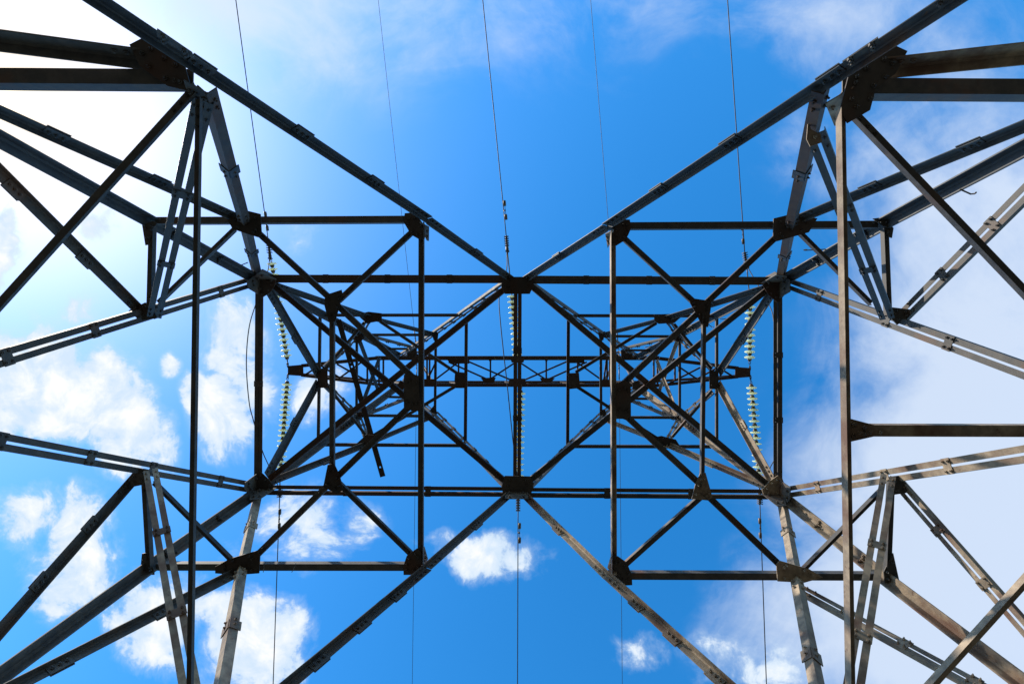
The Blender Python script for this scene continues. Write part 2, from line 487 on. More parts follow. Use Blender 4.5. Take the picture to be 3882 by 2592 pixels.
for p, q in (((600, 1148), (890, 868)), ((585, 1827), (885, 2127)), ((3036, 884), (3303, 1150)), ((3340, 1859), (3040, 2163))):
    pm(PB, p, q, zB, .075, b=.06)
for p, q in (((575, 860), (566, 1190)), ((3355, 872), (3368, 1195)), ((569, 2140), (549, 1790)), ((3366, 2170), (3380, 1825))):
    pm(HS, p, q, zB, .10, b=.07)
# level A (upper belt): battened pairs
pm(HS, (1000, 1056), (1940, 1058), zA, .062, gap=.004, vup=True, bat=3, mat=M_ARM); pm(HS, (1985, 1060), (2940, 1065), zA, .062, gap=.004, vup=True, bat=3)
pm(HS, (1000, 1858), (1935, 1865), zA, .06, gap=.034, vup=True, bat=2, mat=M_ARM); pm(HS, (1985, 1867), (2940, 1874), zA, .06, gap=.034, vup=True, bat=2)
pm(HS, (983, 1080), (978, 1830), zA, .062, gap=.006, vup=True, bat=1); pm(HS, (2951, 1100), (2951, 1840), zA, .056, gap=.026, vup=True, bat=2)
pm('cross_tie', (1963, 1075), (1960, 1840), zA, .060, gap=.005, vup=True, bat=2, mat=M_ARM)
for p, q in (((1030, 1076), (1925, 1833)), ((1940, 1074), (1020, 1816)), ((2002, 1074), (2920, 1845)), ((2910, 1098), (2002, 1826))):
    pm(PB, p, q, zA, .098, b=.06, mat=M_ARM if p[0] < 1960 else M_STEEL)
# level C (lowest belt; most of it outside the frame)
pm(HS, (-459, 280), (728, 289), zC, .122, vup=True); pm(HS, (3195, 324), (4400, 331), zC, .122, vup=True)
pm('cross_tie', (750, 372), (714, 2740), zC, .056, b=.035, mat=M_STEEL); pm('cross_tie', (3188, 420), (3231, 2940), zC, .074, b=.074, mat=M_SUNLIT_RUSTY)
pm(PB, (735, 345), (-380, 1575), zC, .082, b=.03); pm(PB, (3240, 431), (4400, 1640), zC, .085, b=.05); pm(PB, (3230, 2928), (4400, 1632), zC, .085, b=.05, mat=M_SUNLIT_RUSTY)
pm(HS, (3235, 1634), (4400, 1637), zC, .088, vup=True, mat=M_SUNLIT_RUSTY)

# ------------------------------------------------------------------ faces, lower half
def seg(name, p, zp, q, zq, face, a, **k):
    return member(name, U(p[0], p[1], zp), U(q[0], q[1], zq), a, face, **k)
foot = lambda sX, sY: V((sX * (HX(-CAMH) - .22), sY * HY(-CAMH + .4), .4))
# the great K diagonals of the two wide faces
for sX, sY, n1_, n2_ in ((-1, -1, (1945, 1056), (1628, 829)), (1, -1, (1983, 1056), (2294, 855)), (-1, 1, (1945, 1868), (1624, 2153)), (1, 1, (1978, 1868), (2300, 2185))):
    f_ = 'T' if sY < 0 else 'B'
    a_ = U(*n1_, zA); b_ = U(*n2_, zB)
    mt_ = M_LEG if f_ == 'T' else (M_SUNLIT_RUSTY if sX > 0 else M_STEEL)
    c_ = {(-1, -1): (812, 287, zC), (1, -1): (3104, 323, zC), (-1, 1): (1104, 2592, 4.56), (1, 1): (2747, 2592, 4.73)}[(sX, sY)]
    c_ = U(*c_); far = b_ + (c_ - b_) * ((zB - (3.1 if sY < 0 else 4.35)) / (zB + CAMH - c_.z))
    member(DB, far, foot(sX, sY), .092, f_, b=.07, bat=2, mat=mt_)
    member(DB, a_, b_, .088, f_, b=.068, bat=1, mat=mt_); member(DB, b_, far, .092, f_, b=.07, bat=3, mat=mt_)
# K diagonals of the narrow faces: battened pairs
for p, q, f_ in (((960, 1068), (-440, 1495), 'L'), ((965, 1848), (-470, 1585), 'L'), ((2980, 1074), (4430, 1608), 'R'), ((2975, 1866), (4430, 1632), 'R')):
    seg(DB, p, zA - .05, q, zC, f_, .066, b=.05, gap=.026, bat=(.16, .42, .60, .80), mat=M_SUNLIT_RUSTY if (f_ == 'R' and p[1] > 1500) else M_STEEL)
for sX in (-1, 1):                                   # below the lowest belt, out of the frame
    f_ = 'L' if sX < 0 else 'R'
    cm_ = V((sX * HX(zC), 0, zC + CAMH))
    for sY in (-1, 1):
        member(DB, cm_, V((sX * HX(-CAMH + .4), sY * (HY(-CAMH + .4) - .25), .4)), .066, f_, b=.05, gap=.026, bat=4)
    yb = HY(zC)
    member(HS, V((sX * .576 * (zA - zC), yb, zC + CAMH)), V((sX * HX(zC), yb, zC + CAMH)), .122, 'P', vup=True)
    if sX < 0:
        member(HS, V((-HX(zC), -yb, zC + CAMH)), V((-HX(zC), yb, zC + CAMH)), .088, 'P', vup=True)
    else:
        member(HS, V((HX(zC), -yb, zC + CAMH)), V((HX(zC), yb, zC + CAMH)), .088, 'P', vup=True)
# redundant bracing, wide faces
for d1_, md, ac, lf, lq, f_ in (((790, 330), (930, 838), (978, 1040), (-1100, -4), (-1100, -81), 'T'), ((3118, 330), (3000, 855), (2962, 1050), (5000, 61), (5000, 10), 'T'),
                        ((810, 2740), (912, 2160), (974, 1880), None, (-1100, 3203), 'B'), ((3160, 2960), (3016, 2195), (2960, 1890), None, (5000, 3295), 'B')):
    mt_ = M_LEG if f_ == 'T' else M_SUNLIT_RUSTY
    for p, zp, q, zq in ((d1_, zC, md, zB - .03), (md, zB, ac, zA)):
        P_, Q_ = U(*p, zp), U(*q, zq)
        w = (Q_ - P_).normalized(); n = NRM[f_]
        u = (w.cross(n)).normalized(); v = (n - w * n.dot(w)).normalized()
        e1 = (u - v * .75).normalized(); e2 = (-u - v * .75).normalized()     # trough angle, root towards the middle of the tower
        mb = MB(); aa = .098; r0 = v * .07
        e2 = (e2 - e1 * e2.dot(e1)).normalized()
        Lsec(mb, P_ + r0, Q_ + r0, e1, e2, aa, aa, .01)
        LL = (Q_ - P_).length
        for s in (.1, .2, LL * .5, LL * .5 + .08, LL - .2, LL - .1):
            mb.bolt(P_ + r0 + w * s + e1 * aa * .55, -e2, r=.017); mb.bolt(P_ + r0 + w * s + e2 * aa * .55, -e1, r=.017)
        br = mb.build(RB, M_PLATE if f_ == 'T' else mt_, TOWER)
        for s in (LL * .5,):
            pb = MB()
            for ea, eb in ((e1, e2), (e2, e1)):
                c = P_ + r0 + w * s - eb * .0008
                pb.prism([c - w * .07, c + w * .07, c + w * .07 + ea * (aa + .02), c - w * .07 + ea * (aa + .02)], -eb * .009)
            pb.build('splice_plate', mt_, br)
    if lf:
        ends = ((560, 215) if lf[0] < 0 else (3330, 242))
        seg(RB, ends, zC + .02, lf, 3.2, f_, .118, b=.1, mat=M_STEEL if lf[0] < 0 else M_SUNLIT_RUSTY)
    st = {(-1100, -81): (905, 822), (5000, 10): (3010, 832), (-1100, 3203): (915, 2167), (5000, 3295): (3030, 2225)}[lq]
    if lq == (5000, 3295):
        seg(RB, st, zB, lq, 3.2, f_, .062, b=.05, gap=.03, bat=5, mat=M_SUNLIT_RUSTY)
    else:
        seg(RB, st, zB, lq, 3.2, f_, .112, b=.07, bat=3, mat=mt_ if f_ == 'T' else M_STEEL)
# redundant bracing, narrow faces
seg(RB, (540, 1192), zB, (-299, 366), 4.15, 'L', .10, b=.07, bat=2)
seg(RB, (3415, 1200), zB, (4286, 323), 4.1, 'R', .058, b=.05, gap=.028, bat=3)
seg(RB, (507, 1812), zB, (-370, 2806), 4.1, 'L', .095, b=.07, bat=3)
seg(RB, (3402, 1836), zB, (4500, 3096), 4.0, 'R', .055, b=.05, gap=.028, bat=4, mat=M_SUNLIT_RUSTY)
# battened pairs that climb from the lowest belt to the narrow faces
for p, q, f_ in (((770, 385), (584, 1205), 'T'), ((3093, 515), (3365, 1215), 'T'), ((745, 2740), (570, 1775), 'B'), ((3190, 2880), (3368, 1800), 'B')):
    seg(RB, p, zC + (.05 if p[0] != 3093 else .45), q, zB - .05, f_, .06, b=.05, gap=.028, bat=2, mat=M_SUNLIT_RUSTY if f_ == 'B' else M_LEG)

# ------------------------------------------------------------------ faces, upper half
for p, q, h, f_ in (((1940, 1064), (1648, 1267), (1517, 1350), 'T'), ((1985, 1064), (2280, 1267), (2411, 1352), 'T'),
                    ((1940, 1855), (1649, 1560), (1516, 1462), 'B'), ((1985, 1855), (2279, 1567), (2412, 1466), 'B')):
    seg(DB, p, zA, q, zE, f_, .052, b=.045, gap=.028, bat=6); seg(DB, q, zE, h, zH - .1, f_, .05, b=.045, gap=.024, bat=3)
for y1, y2, z, xs, a in ((1194, 1686, zD, (1231, 1745, 2178, 2706), .06), (1269, 1575, zE, (1365, 1645, 2282, 2572), .06), (1322, 1504, zG, (1462, 1560, 2370, 2470), .055)):
    r_ = 2 if z == zD else 5
    pm(HS, (xs[0], y1), (xs[1], y1), z, a, vup=True); pm(HS, (xs[2], y1 + r_), (xs[3], y1 + r_ + 1), z, a, vup=True)
    pm(HS, (xs[0], y2), (xs[1], y2 + 3), z, a, vup=True); pm(HS, (xs[2], y2 + 7), (xs[3], y2 + 8), z, a, vup=True)
pm(HS, (1213, 1200), (1206, 1680), zD, .065, b=.05); pm(HS, (2717, 1205), (2717, 1690), zD, .065, b=.05)
pm(HS, (1352, 1275), (1351, 1572), zE, .062, b=.05); pm(HS, (2577, 1280), (2577, 1588), zE, .062, b=.05)
pm('cross_tie', (1768, 1215), (1764, 1680), zD, .064, b=.03, mat=M_ARM); pm('cross_tie', (2155, 1215), (2152, 1685), zD, .064, b=.03, mat=M_ARM)
pm('cross_tie', (1652, 1278), (1649, 1562), zE, .06, b=.03, mat=M_ARM); pm('cross_tie', (2278, 1278), (2279, 1567), zE, .06, b=.03)
for p, q in (((1440, 1218), (1738, 1418)), ((1405, 1656), (1738, 1457)), ((2490, 1224), (2182, 1411)), ((2490, 1660), (2182, 1462)),
             ((1236, 1396), (1382, 1222)), ((1240, 1460), (1385, 1648)), ((2698, 1400), (2555, 1228)), ((2698, 1480), (2548, 1655))):
    pm(PB, p, q, zD, .062, b=.045)
for ac, md, ed, el, f_, r_ in (((1040, 1076), (1405, 1200), (1648, 1263), (1368, 1272), 'T', 0), ((2905, 1085), (2522, 1203), (2283, 1265), (2570, 1276), 'T', 1),
                        ((1030, 1830), (1400, 1684), (1635, 1585), (1360, 1575), 'B', 0), ((2905, 1850), (2522, 1686), (2290, 1594), (2573, 1588), 'B', 1)):
    mt_ = M_LEG if f_ == 'T' else (M_SUNLIT_RUSTY if r_ else M_STEEL)
    seg(RB, ac, zA, md, zD, f_, .12, b=.07, mat=mt_, bat=1); seg(RB, md, zD, ed, zE, f_, .095, b=.06, mat=mt_)
    seg(RB, md, zD, el, zE, f_, .045, b=.04, gap=.022, bat=2, mat=mt_)
for p, q, f_ in (((1018, 1108), (1205, 1425), 'L'), ((1012, 1800), (1205, 1445), 'L'), ((2926, 1118), (2726, 1418), 'R'), ((2930, 1815), (2726, 1450), 'R')):
    seg(DB, p, zA + .05, q, zD, f_, .12, b=.075, bat=1, mat=M_SUNLIT_RUSTY if (f_ == 'R' and p[1] > 1500) else M_LEG)
for p, q, f_ in (((1236, 1396), (1356, 1276), 'L'), ((1240, 1460), (1356, 1572), 'L'), ((2698, 1400), (2574, 1282), 'R'), ((2698, 1480), (2575, 1588), 'R')):
    seg(DB, p, zD, q, zE, f_, .045, b=.04, gap=.03, bat=3)
for p, q, f_ in (((1380, 1272), (1557, 1318), 'T'), ((2560, 1277), (2372, 1322), 'T'), ((1375, 1570), (1555, 1500), 'B'), ((2562, 1584), (2374, 1506), 'B')):
    seg(RB, p, zE, q, zG, f_, .045, b=.04, gap=.024, bat=3)
# knee braces from the legs to the cross arm
for p, q in (((1359, 1285), (1431, 1475)), ((1356, 1570), (1438, 1352)), ((2573, 1290), (2500, 1490)), ((2573, 1580), (2491, 1364))):
    member('knee_brace', U(*p, zE), U(*q, zH - .05), .07, 'L' if p[0] < 1900 else 'R', b=.06, mat=M_LEG if p[0] < 1900 else M_SUNLIT_RUSTY)

# ------------------------------------------------------------------ cross arm: a box truss with tapered tips
CH = 'cross_arm_chord'; LB_ = 'lacing_bar'
def chord(p, q, zp, zq, a=.10, **k):
    return member(CH, U(*p, zp), U(*q, zq), a, 'P', b=.07, vup=True, mat=M_ARM, **k)
chord((1423, 1357), (2500, 1357), zH, zH, .11); chord((1440, 1459), (2490, 1461), zH, zH, .085)
chord((1141, 1386), (1423, 1357), zH + .02, zH + .02, .085); chord((1141, 1422), (1445, 1459), zH + .02, zH + .02, .075)
chord((2500, 1358), (2800, 1395), zH + .02, zH + .02, .085); chord((2490, 1462), (2800, 1428), zH + .02, zH + .02, .075)
def up(p, dz): q = V(p); q.z += dz; return q
for p, q in (((1440, 1357), (2490, 1357)), ((1440, 1461), (2490, 1461))):
    member(CH, up(U(*p, zH), 1.3), up(U(*q, zH), 1.3), .075, 'P', b=.06, vup=True, mat=M_ARM)
for p, q in (((1440, 1357), (1141, 1388)), ((1440, 1461), (1141, 1420)), ((2490, 1357), (2800, 1397)), ((2490, 1461), (2800, 1426))):
    member(CH, up(U(*p, zH), 1.3), up(U(*q, zH), .12), .065, 'P', b=.05, vup=True, mat=M_ARM)
lac = [((1738, 1372), (1640, 1446)), ((1775, 1370), (1950, 1446)), ((1700, 1372), (1853, 1440)), ((1962, 1368), (1853, 1440)), ((1859, 1364), (1859, 1440)),
       ((1738, 1372), (1738, 1412)), ((1618, 1362), (1618, 1452)), ((1628, 1362), (1628, 1452)), ((1620, 1440), (1655, 1365)),
       ((2186, 1372), (2290, 1446)), ((2150, 1370), (1975, 1446)), ((2225, 1372), (2072, 1440)), ((1962, 1368), (2072, 1440)), ((2071, 1364), (2071, 1440)),
       ((2190, 1372), (2190, 1412)), ((2302, 1362), (2302, 1455)), ((2312, 1362), (2312, 1455)), ((2290, 1440), (2300, 1365)),
       ((1276, 1380), (1395, 1447)), ((1290, 1430), (1370, 1372)), ((1391, 1372), (1391, 1446)), ((1150, 1424), (1210, 1385)), ((1436, 1360), (1436, 1455)), ((1452, 1360), (1452, 1455)),
       ((2655, 1393), (2540, 1452)), ((2642, 1436), (2560, 1380)), ((2560, 1372), (2560, 1446)), ((2785, 1430), (2724, 1392)), ((2480, 1362), (2480, 1456)), ((2494, 1362), (2494, 1456)),
       ((1210, 1382), (1290, 1434)), ((2724, 1392), (2645, 1436))]
for p, q in lac:
    pm(LB_, p, q, zH + .06, .042, b=.035, vup=True, mat=M_ARM, bolts=False)
for i in range(9):
    x0, x1 = 1445 + i * 115, 1445 + (i + 1) * 115
    for yy in (1357, 1461):
        p, q = (x0, x1) if i % 2 else (x1, x0)
        member(LB_, U(p, yy, zH + .05), up(U(q, yy, zH), 1.25), .045, 'T' if yy < 1400 else 'B', mat=M_ARM, bolts=False)
for poly in ([(1690, 1356), (1780, 1356), (1780, 1378), (1708, 1378)], [(1822, 1432), (1880, 1430), (1872, 1452), (1840, 1452)], [(1932, 1434), (1990, 1434), (1998, 1458), (1925, 1458)],
             [(2150, 1354), (2212, 1354), (2216, 1376), (2150, 1376)], [(2046, 1432), (2104, 1432), (2088, 1450), (2056, 1450)], [(1932, 1352), (1992, 1352), (1984, 1374), (1940, 1374)],
             [(1609, 1436), (1650, 1436), (1650, 1462), (1605, 1462)], [(2276, 1438), (2320, 1438), (2325, 1464), (2276, 1464)], [(1846, 1350), (1872, 1350), (1862, 1370), (1856, 1370)], [(2058, 1350), (2084, 1350), (2074, 1370), (2068, 1370)]):
    plate(poly, z=zH, t=.01, mat=M_ARM)
for poly in ([(1091, 1388), (1149, 1383), (1150, 1424), (1091, 1420)], [(2788, 1392), (2845, 1396), (2845, 1427), (2786, 1432)]):
    pts = [U(x, y, zH - .03) for x, y in poly]
    mb = MB(); mb.prism(pts, V((0, 0, .014)))
    mb.prism([U(x, y, zH + .16) for x, y in poly], V((0, 0, .014)))
    for i in (0, 2):
        a_, b_ = pts[i], pts[(i + 1) % 4]
        nn_ = (b_ - a_).cross(V((0, 0, 1))).normalized() * .01
        mb.prism([a_ + V((0, 0, .0145)), b_ + V((0, 0, .0145)), b_ + nn_ + V((0, 0, .0145)), a_ + nn_ + V((0, 0, .0145))], V((0, 0, .174)))
    mb.build('tip_plate', M_ARM, TOWER)
# earth wire peaks above the legs
PK = {}
for sgn, px in ((-1, 1579), (1, 2345)):
    tip = U(px, 1338, 16.5); PK[sgn] = tip
    for sY, ly in ((-1, 1350), (1, 1464)):
        lx = 1517 if sgn < 0 else 2411
        base = up(U(lx, ly, zH), 0)
        for dx in (0, 1):
            b0 = V((base.x * (1 if dx == 0 else .80), base.y, base.z if dx == 0 else base.z + 1.3))
            member('peak_strut', b0, tip + V((0, sY * .05, -.02)), .06, 'T' if sY < 0 else 'B', mat=M_STEEL, bolts=False)

# ------------------------------------------------------------------ gusset plates
def gp(poly, z=None, face=None, bk=.6, **k):
    plate(poly, z=z, face=face, bolts=mids(poly, bk), **k)
# B belt: middle of the wide faces
gp([(868, 832), (935, 800), (995, 815), (999, 890), (985, 903), (890, 872)], zB); gp([(2925, 832), (2995, 815), (3090, 832), (3058, 884), (2938, 918), (2923, 905)], zB)
gp([(825, 2140), (880, 2110), (982, 2080), (994, 2098), (990, 2165), (900, 2172), (825, 2165)], zB); gp([(2935, 2130), (2950, 2118), (3060, 2150), (3110, 2180), (3040, 2200), (2940, 2195)], zB, mat=M_SUNLIT_RUSTY)
# B belt: where the K diagonals pass
gp([(1537, 812), (1575, 808), (1612, 858), (1612, 908), (1588, 908), (1560, 892), (1533, 845)], zB); gp([(2325, 870), (2362, 835), (2385, 836), (2390, 868), (2378, 896), (2366, 914), (2334, 934), (2318, 905)], zB)
gp([(1532, 2138), (1545, 2100), (1584, 2072), (1600, 2090), (1600, 2150), (1575, 2172), (1533, 2172)], zB); gp([(2314, 2105), (2340, 2102), (2374, 2126), (2392, 2172), (2394, 2210), (2355, 2212), (2330, 2180)], zB)
gp([(1592, 826), (1628, 846), (1627, 898), (1618, 896)], face='T', lift=.012, mat=M_STEEL, bk=.4); gp([(2294, 872), (2329, 853), (2318, 892), (2303, 926), (2300, 908)], face='T', lift=.012, mat=M_SUNLIT_RUSTY, bk=.4)
gp([(1588, 2160), (1600, 2100), (1610, 2085), (1623, 2132), (1604, 2160)], face='B', lift=.012, mat=M_STEEL, bk=.4); gp([(2302, 2165), (2316, 2118), (2324, 2122), (2338, 2195), (2320, 2190)], face='B', lift=.012, mat=M_SUNLIT_RUSTY, bk=.4)
# B belt: inner plan gussets
gp([(1238, 1120), (1300, 1100), (1304, 1118), (1290, 1170), (1276, 1220), (1252, 1220), (1236, 1160)], zB); gp([(2608, 1130), (2690, 1142), (2690, 1170), (2680, 1240), (2660, 1240), (2640, 1200), (2612, 1150)], zB)
gp([(1247, 1758), (1272, 1755), (1292, 1798), (1306, 1852), (1282, 1868), (1240, 1846), (1230, 1842)], zB); gp([(2650, 1790), (2670, 1788), (2696, 1880), (2680, 1892), (2618, 1886), (2632, 1830)], zB, mat=M_SUNLIT_RUSTY)
gp([(1534, 1420), (1552, 1410), (1590, 1424), (1594, 1554), (1568, 1556), (1534, 1546)], zB); gp([(2333, 1452), (2366, 1440), (2388, 1452), (2389, 1575), (2370, 1590), (2333, 1576)], zB)
# B belt: nodes on the narrow faces
for poly in ([(498, 1178), (560, 1148), (580, 1150), (604, 1206), (540, 1216)], [(3352, 1190), (3372, 1166), (3440, 1174), (3444, 1196), (3390, 1232)], [(504, 1800), (530, 1768), (574, 1776), (556, 1832), (508, 1842)], [(3362, 1802), (3400, 1798), (3440, 1850), (3430, 1862), (3376, 1870)]):
    gp(poly, z=zB - .02, mat=M_STEEL, bk=.5)
for poly in ([(548, 856), (590, 840), (604, 850), (592, 870), (572, 930), (560, 932)], [(3300, 832), (3345, 826), (3378, 868), (3372, 905), (3358, 900), (3340, 862)], [(540, 2170), (548, 2092), (560, 2090), (592, 2150), (594, 2172)], [(3340, 2160), (3376, 2090), (3398, 2190), (3345, 2210)]):
    gp(poly, z=zB, mat=M_STEEL, bk=.5)
# A belt: corners and middles
gp([(968, 1078), (1030, 1052), (1050, 1056), (1056, 1075), (1036, 1110), (998, 1134), (984, 1128), (976, 1100)], zA, lift=.04); gp([(2882, 1086), (2895, 1066), (2960, 1060), (2972, 1110), (2938, 1150), (2905, 1122)], zA, lift=.04)
gp([(972, 1800), (994, 1778), (1022, 1804), (1050, 1838), (1030, 1862), (975, 1868)], zA, lift=.04); gp([(2878, 1850), (2910, 1815), (2938, 1796), (2955, 1808), (2976, 1866), (2940, 1876), (2886, 1872)], zA, lift=.04, mat=M_SUNLIT_RUSTY)
for poly, f_ in (([(925, 1066), (985, 1020), (1034, 1044), (1010, 1080), (968, 1115), (930, 1093)], 'L'), ([(2886, 1062), (2946, 1030), (3004, 1062), (3004, 1106), (2962, 1130), (2950, 1090)], 'R'),
                 ([(920, 1828), (968, 1792), (984, 1800), (984, 1876), (930, 1866), (918, 1850)], 'L'), ([(2956, 1812), (3006, 1846), (3004, 1890), (2982, 1928), (2958, 1900)], 'R')):
    gp(poly, face=f_, mat=M_STEEL, bk=.55)
for poly, f_ in (([(960, 1040), (988, 1020), (1050, 1050), (1040, 1062), (990, 1062)], 'T'), ([(2884, 1064), (2942, 1030), (2982, 1036), (2976, 1062)], 'T'), ([(950, 1880), (985, 1862), (1050, 1858), (985, 1902), (948, 1905)], 'B'), ([(2884, 1878), (2970, 1876), (2980, 1928), (2945, 1928)], 'B')):
    gp(poly, face=f_, mat=M_STEEL, bk=.55)
gp([(1905, 1052), (2020, 1052), (2022, 1086), (2008, 1116), (1914, 1116), (1902, 1090)], zA, lift=.03); gp([(1914, 1798), (2010, 1800), (2024, 1826), (2010, 1878), (1908, 1878), (1903, 1836)], zA, lift=.03)
gp([(1914, 1874), (2002, 1872), (2003, 1898), (1914, 1898)], face='B', mat=M_STEEL)
# C belt
gp([(506, 182), (556, 156), (640, 215), (712, 255), (742, 362), (712, 352), (650, 338), (545, 262)], zC); gp([(3205, 292), (3262, 240), (3372, 183), (3424, 207), (3380, 290), (3305, 348), (3284, 428), (3201, 476), (3170, 430), (3195, 330)], zC)
gp([(705, 262), (810, 322), (772, 398), (738, 373)], face='T', lift=.06, mat=M_STEEL, bk=.5); gp([(3228, 288), (3122, 352), (3156, 437), (3186, 428)], face='T', lift=.06, mat=M_SUNLIT_RUSTY, bk=.5)
gp([(600, 91), (732, 182), (740, 205), (600, 118)], face='T', mat=M_STEEL); gp([(3190, 215), (3324, 122), (3330, 140), (3196, 236)], face='T', mat=M_STEEL)
gp([(3206, 1582), (3232, 1588), (3322, 1612), (3322, 1656), (3232, 1676), (3206, 1682)], zC, mat=M_SUNLIT_RUSTY, lift=-.075, bk=.45)
# D and E belts
for poly in ([(1355, 1192), (1400, 1182), (1450, 1188), (1450, 1216), (1392, 1226)], [(2478, 1192), (2550, 1190), (2582, 1200), (2555, 1224), (2495, 1228), (2478, 1214)], [(1346, 1686), (1392, 1645), (1430, 1648), (1445, 1668), (1425, 1684)], [(2474, 1656), (2505, 1650), (2560, 1664), (2574, 1686), (2500, 1688)],
             [(1204, 1402), (1244, 1388), (1246, 1468), (1212, 1470)], [(2686, 1400), (2720, 1408), (2722, 1476), (2686, 1472)], [(1726, 1408), (1768, 1412), (1766, 1470), (1730, 1470), (1724, 1440)], [(2152, 1414), (2194, 1412), (2198, 1470), (2156, 1474)]):
    gp(poly, z=zD, t=.01)
for poly in ([(1338, 1266), (1365, 1258), (1384, 1280), (1366, 1300), (1345, 1300)], [(2556, 1290), (2570, 1264), (2590, 1272), (2585, 1302)], [(1342, 1566), (1376, 1560), (1372, 1592), (1345, 1590)], [(2555, 1580), (2585, 1566), (2595, 1596), (2560, 1602)],
             [(1636, 1256), (1664, 1258), (1660, 1290), (1645, 1290)], [(2266, 1258), (2294, 1256), (2286, 1290), (2272, 1290)], [(1630, 1556), (1645, 1536), (1656, 1552), (1658, 1574)], [(2272, 1552), (2292, 1550), (2300, 1575), (2272, 1580)]):
    gp(poly, z=zE, t=.01)
for poly in ([(1540, 1320), (1562, 1310), (1582, 1318), (1580, 1358), (1548, 1360)], [(2352, 1326), (2384, 1318), (2398, 1340), (2390, 1362), (2354, 1362)], [(1500, 1472), (1520, 1440), (1535, 1450), (1530, 1485)], [(2395, 1450), (2420, 1440), (2432, 1475), (2400, 1490)]):
    gp(poly, z=zG + .5, t=.01)
# step bolts and bent hooks left on the legs
for (x, y, z), (dx, dy) in (((3640, 718, 5.3), (40, 18)), ((3130, 945, 7.0), (-78, 4)), ((2730, 1210, 9.6), (22, -2)), ((2680, 1226, 9.8), (20, 14)), ((2480, 1310, 11.6), (-34, 6)), ((940, 995, 7.6), (-26, 10))):
    p, q = U(x, y, z), U(x + dx, y + dy, z - .02)
    d = (q - p)
    mb = MB(); mb.tube([p, p + d * .5, q, q + V((0, 0, -.03)) + d * .12, q + V((0, 0, -.06)) + d * .02], .008, 6)
    mb.build('step_bolt', M_FIT, TOWER)
# torn bracket on the right and wire ties on the belt
mb = MB()
mb.prism([U(x, y, zC + .38) for x, y in ((3058, 528), (3064, 452), (3074, 490), (3112, 510), (3116, 540), (3094, 548), (3072, 556))], V((0, 0, .008)))
mb.bolt(U(3090, 520, zC + .375), V((0, 0, -1)), r=.018)
mb.build('bent_bracket', M_SUNLIT_RUSTY, TOWER)
for x, y, dx in ((1002, 2134, -4), (1122, 2134, -16)):
    mb = MB(); p = U(x, y, zB - .05)
    mb.tube([p, U(x + dx * .3, y + 12, zB - .07), U(x + dx, y + 34, zB - .06)], .004, 6)
    mb.build('wire_tie', M_FIT, TOWER)

# ------------------------------------------------------------------ loose bar lying across the upper bracing
p, q = U(1283, 1212, zD + .16), U(1451, 1806, zD + .16)
w = (q - p).normalized(); sd = w.cross(V((0, 0, 1))).normalized()
mb = MB(); hw = .052; L = (q - p).length
cuts = [.30, .62, .84]
hol = []
s0 = 0
HOLES = [L * .27, L * .30, L * .74, L * .79, L * .94]
r = .016
edges = [0] + [x for h in HOLES for x in (h - r, h + r)] + [L]
for i in range(0, len(edges), 2):                      # solid lengths between the bolt holes
    a_, b_ = edges[i], edges[i + 1]
    mb.prism([p + w * a_ - sd * hw, p + w * b_ - sd * hw, p + w * b_ + sd * hw, p + w * a_ + sd * hw], V((0, 0, .010)))
for h in HOLES:
    for e in (-1, 1):
        mb.prism([p + w * (h - r) + sd * e * r, p + w * (h + r) + sd * e * r, p + w * (h + r) + sd * e * hw, p + w * (h - r) + sd * e * hw], V((0, 0, .010)))
mb.prism([p - sd * hw + V((0, 0, .0102)), q - sd * hw + V((0, 0, .0102)), q - sd * (hw - .009) + V((0, 0, .0102)), p - sd * (hw - .009) + V((0, 0, .0102))], V((0, 0, .05)))
lb = mb.build('loose_bar', M_PLATE)
tag(lb, 'loose dark steel bar with round bolt holes lying aslant across the upper braces', 'steel bar')

# ------------------------------------------------------------------ insulator strings
PROF = [(-.070, .012), (-.040, .013), (-.040, .050), (-.034, .078), (-.030, .080), (-.026, .092), (-.033, .096), (-.033, .100), (-.020, .118), (-.012, .128), (-.006, .128), (.000, .118), (.007, .085), (.012, .050), (.014, .012)]
def disc_meshes():
    a = MB(); a.lathe(V((0, 0, 0)), V((0, 0, 1)), PROF, 28)
    c = MB(); c.lathe(V((0, 0, 0)), V((0, 0, 1)), [(.0145, .030), (.0145, .056), (.034, .057), (.064, .044), (.084, .036), (.088, .016)], 18)
    return a, c
A_, C_ = disc_meshes()
_gd = A_.build('glass_disc', M_GLASS, None, True); _cp = C_.build('disc_cap', M_FIT, None, True)
GM, CM = _gd.data, _cp.data
bpy.data.objects.remove(_gd); bpy.data.objects.remove(_cp)
def link_chain(mb, p, q, r=.03, step=.075):
    d = q - p; L = d.length; w = d.normalized(); n = max(1, int(L / step))
    u = w.orthogonal().normalized(); v = w.cross(u)
    for i in range(n):
        mb.torus(p + w * (L * (i + .5) / n), u if i % 2 else v, r * .75, .009, stretch=w, n=12, k=6)
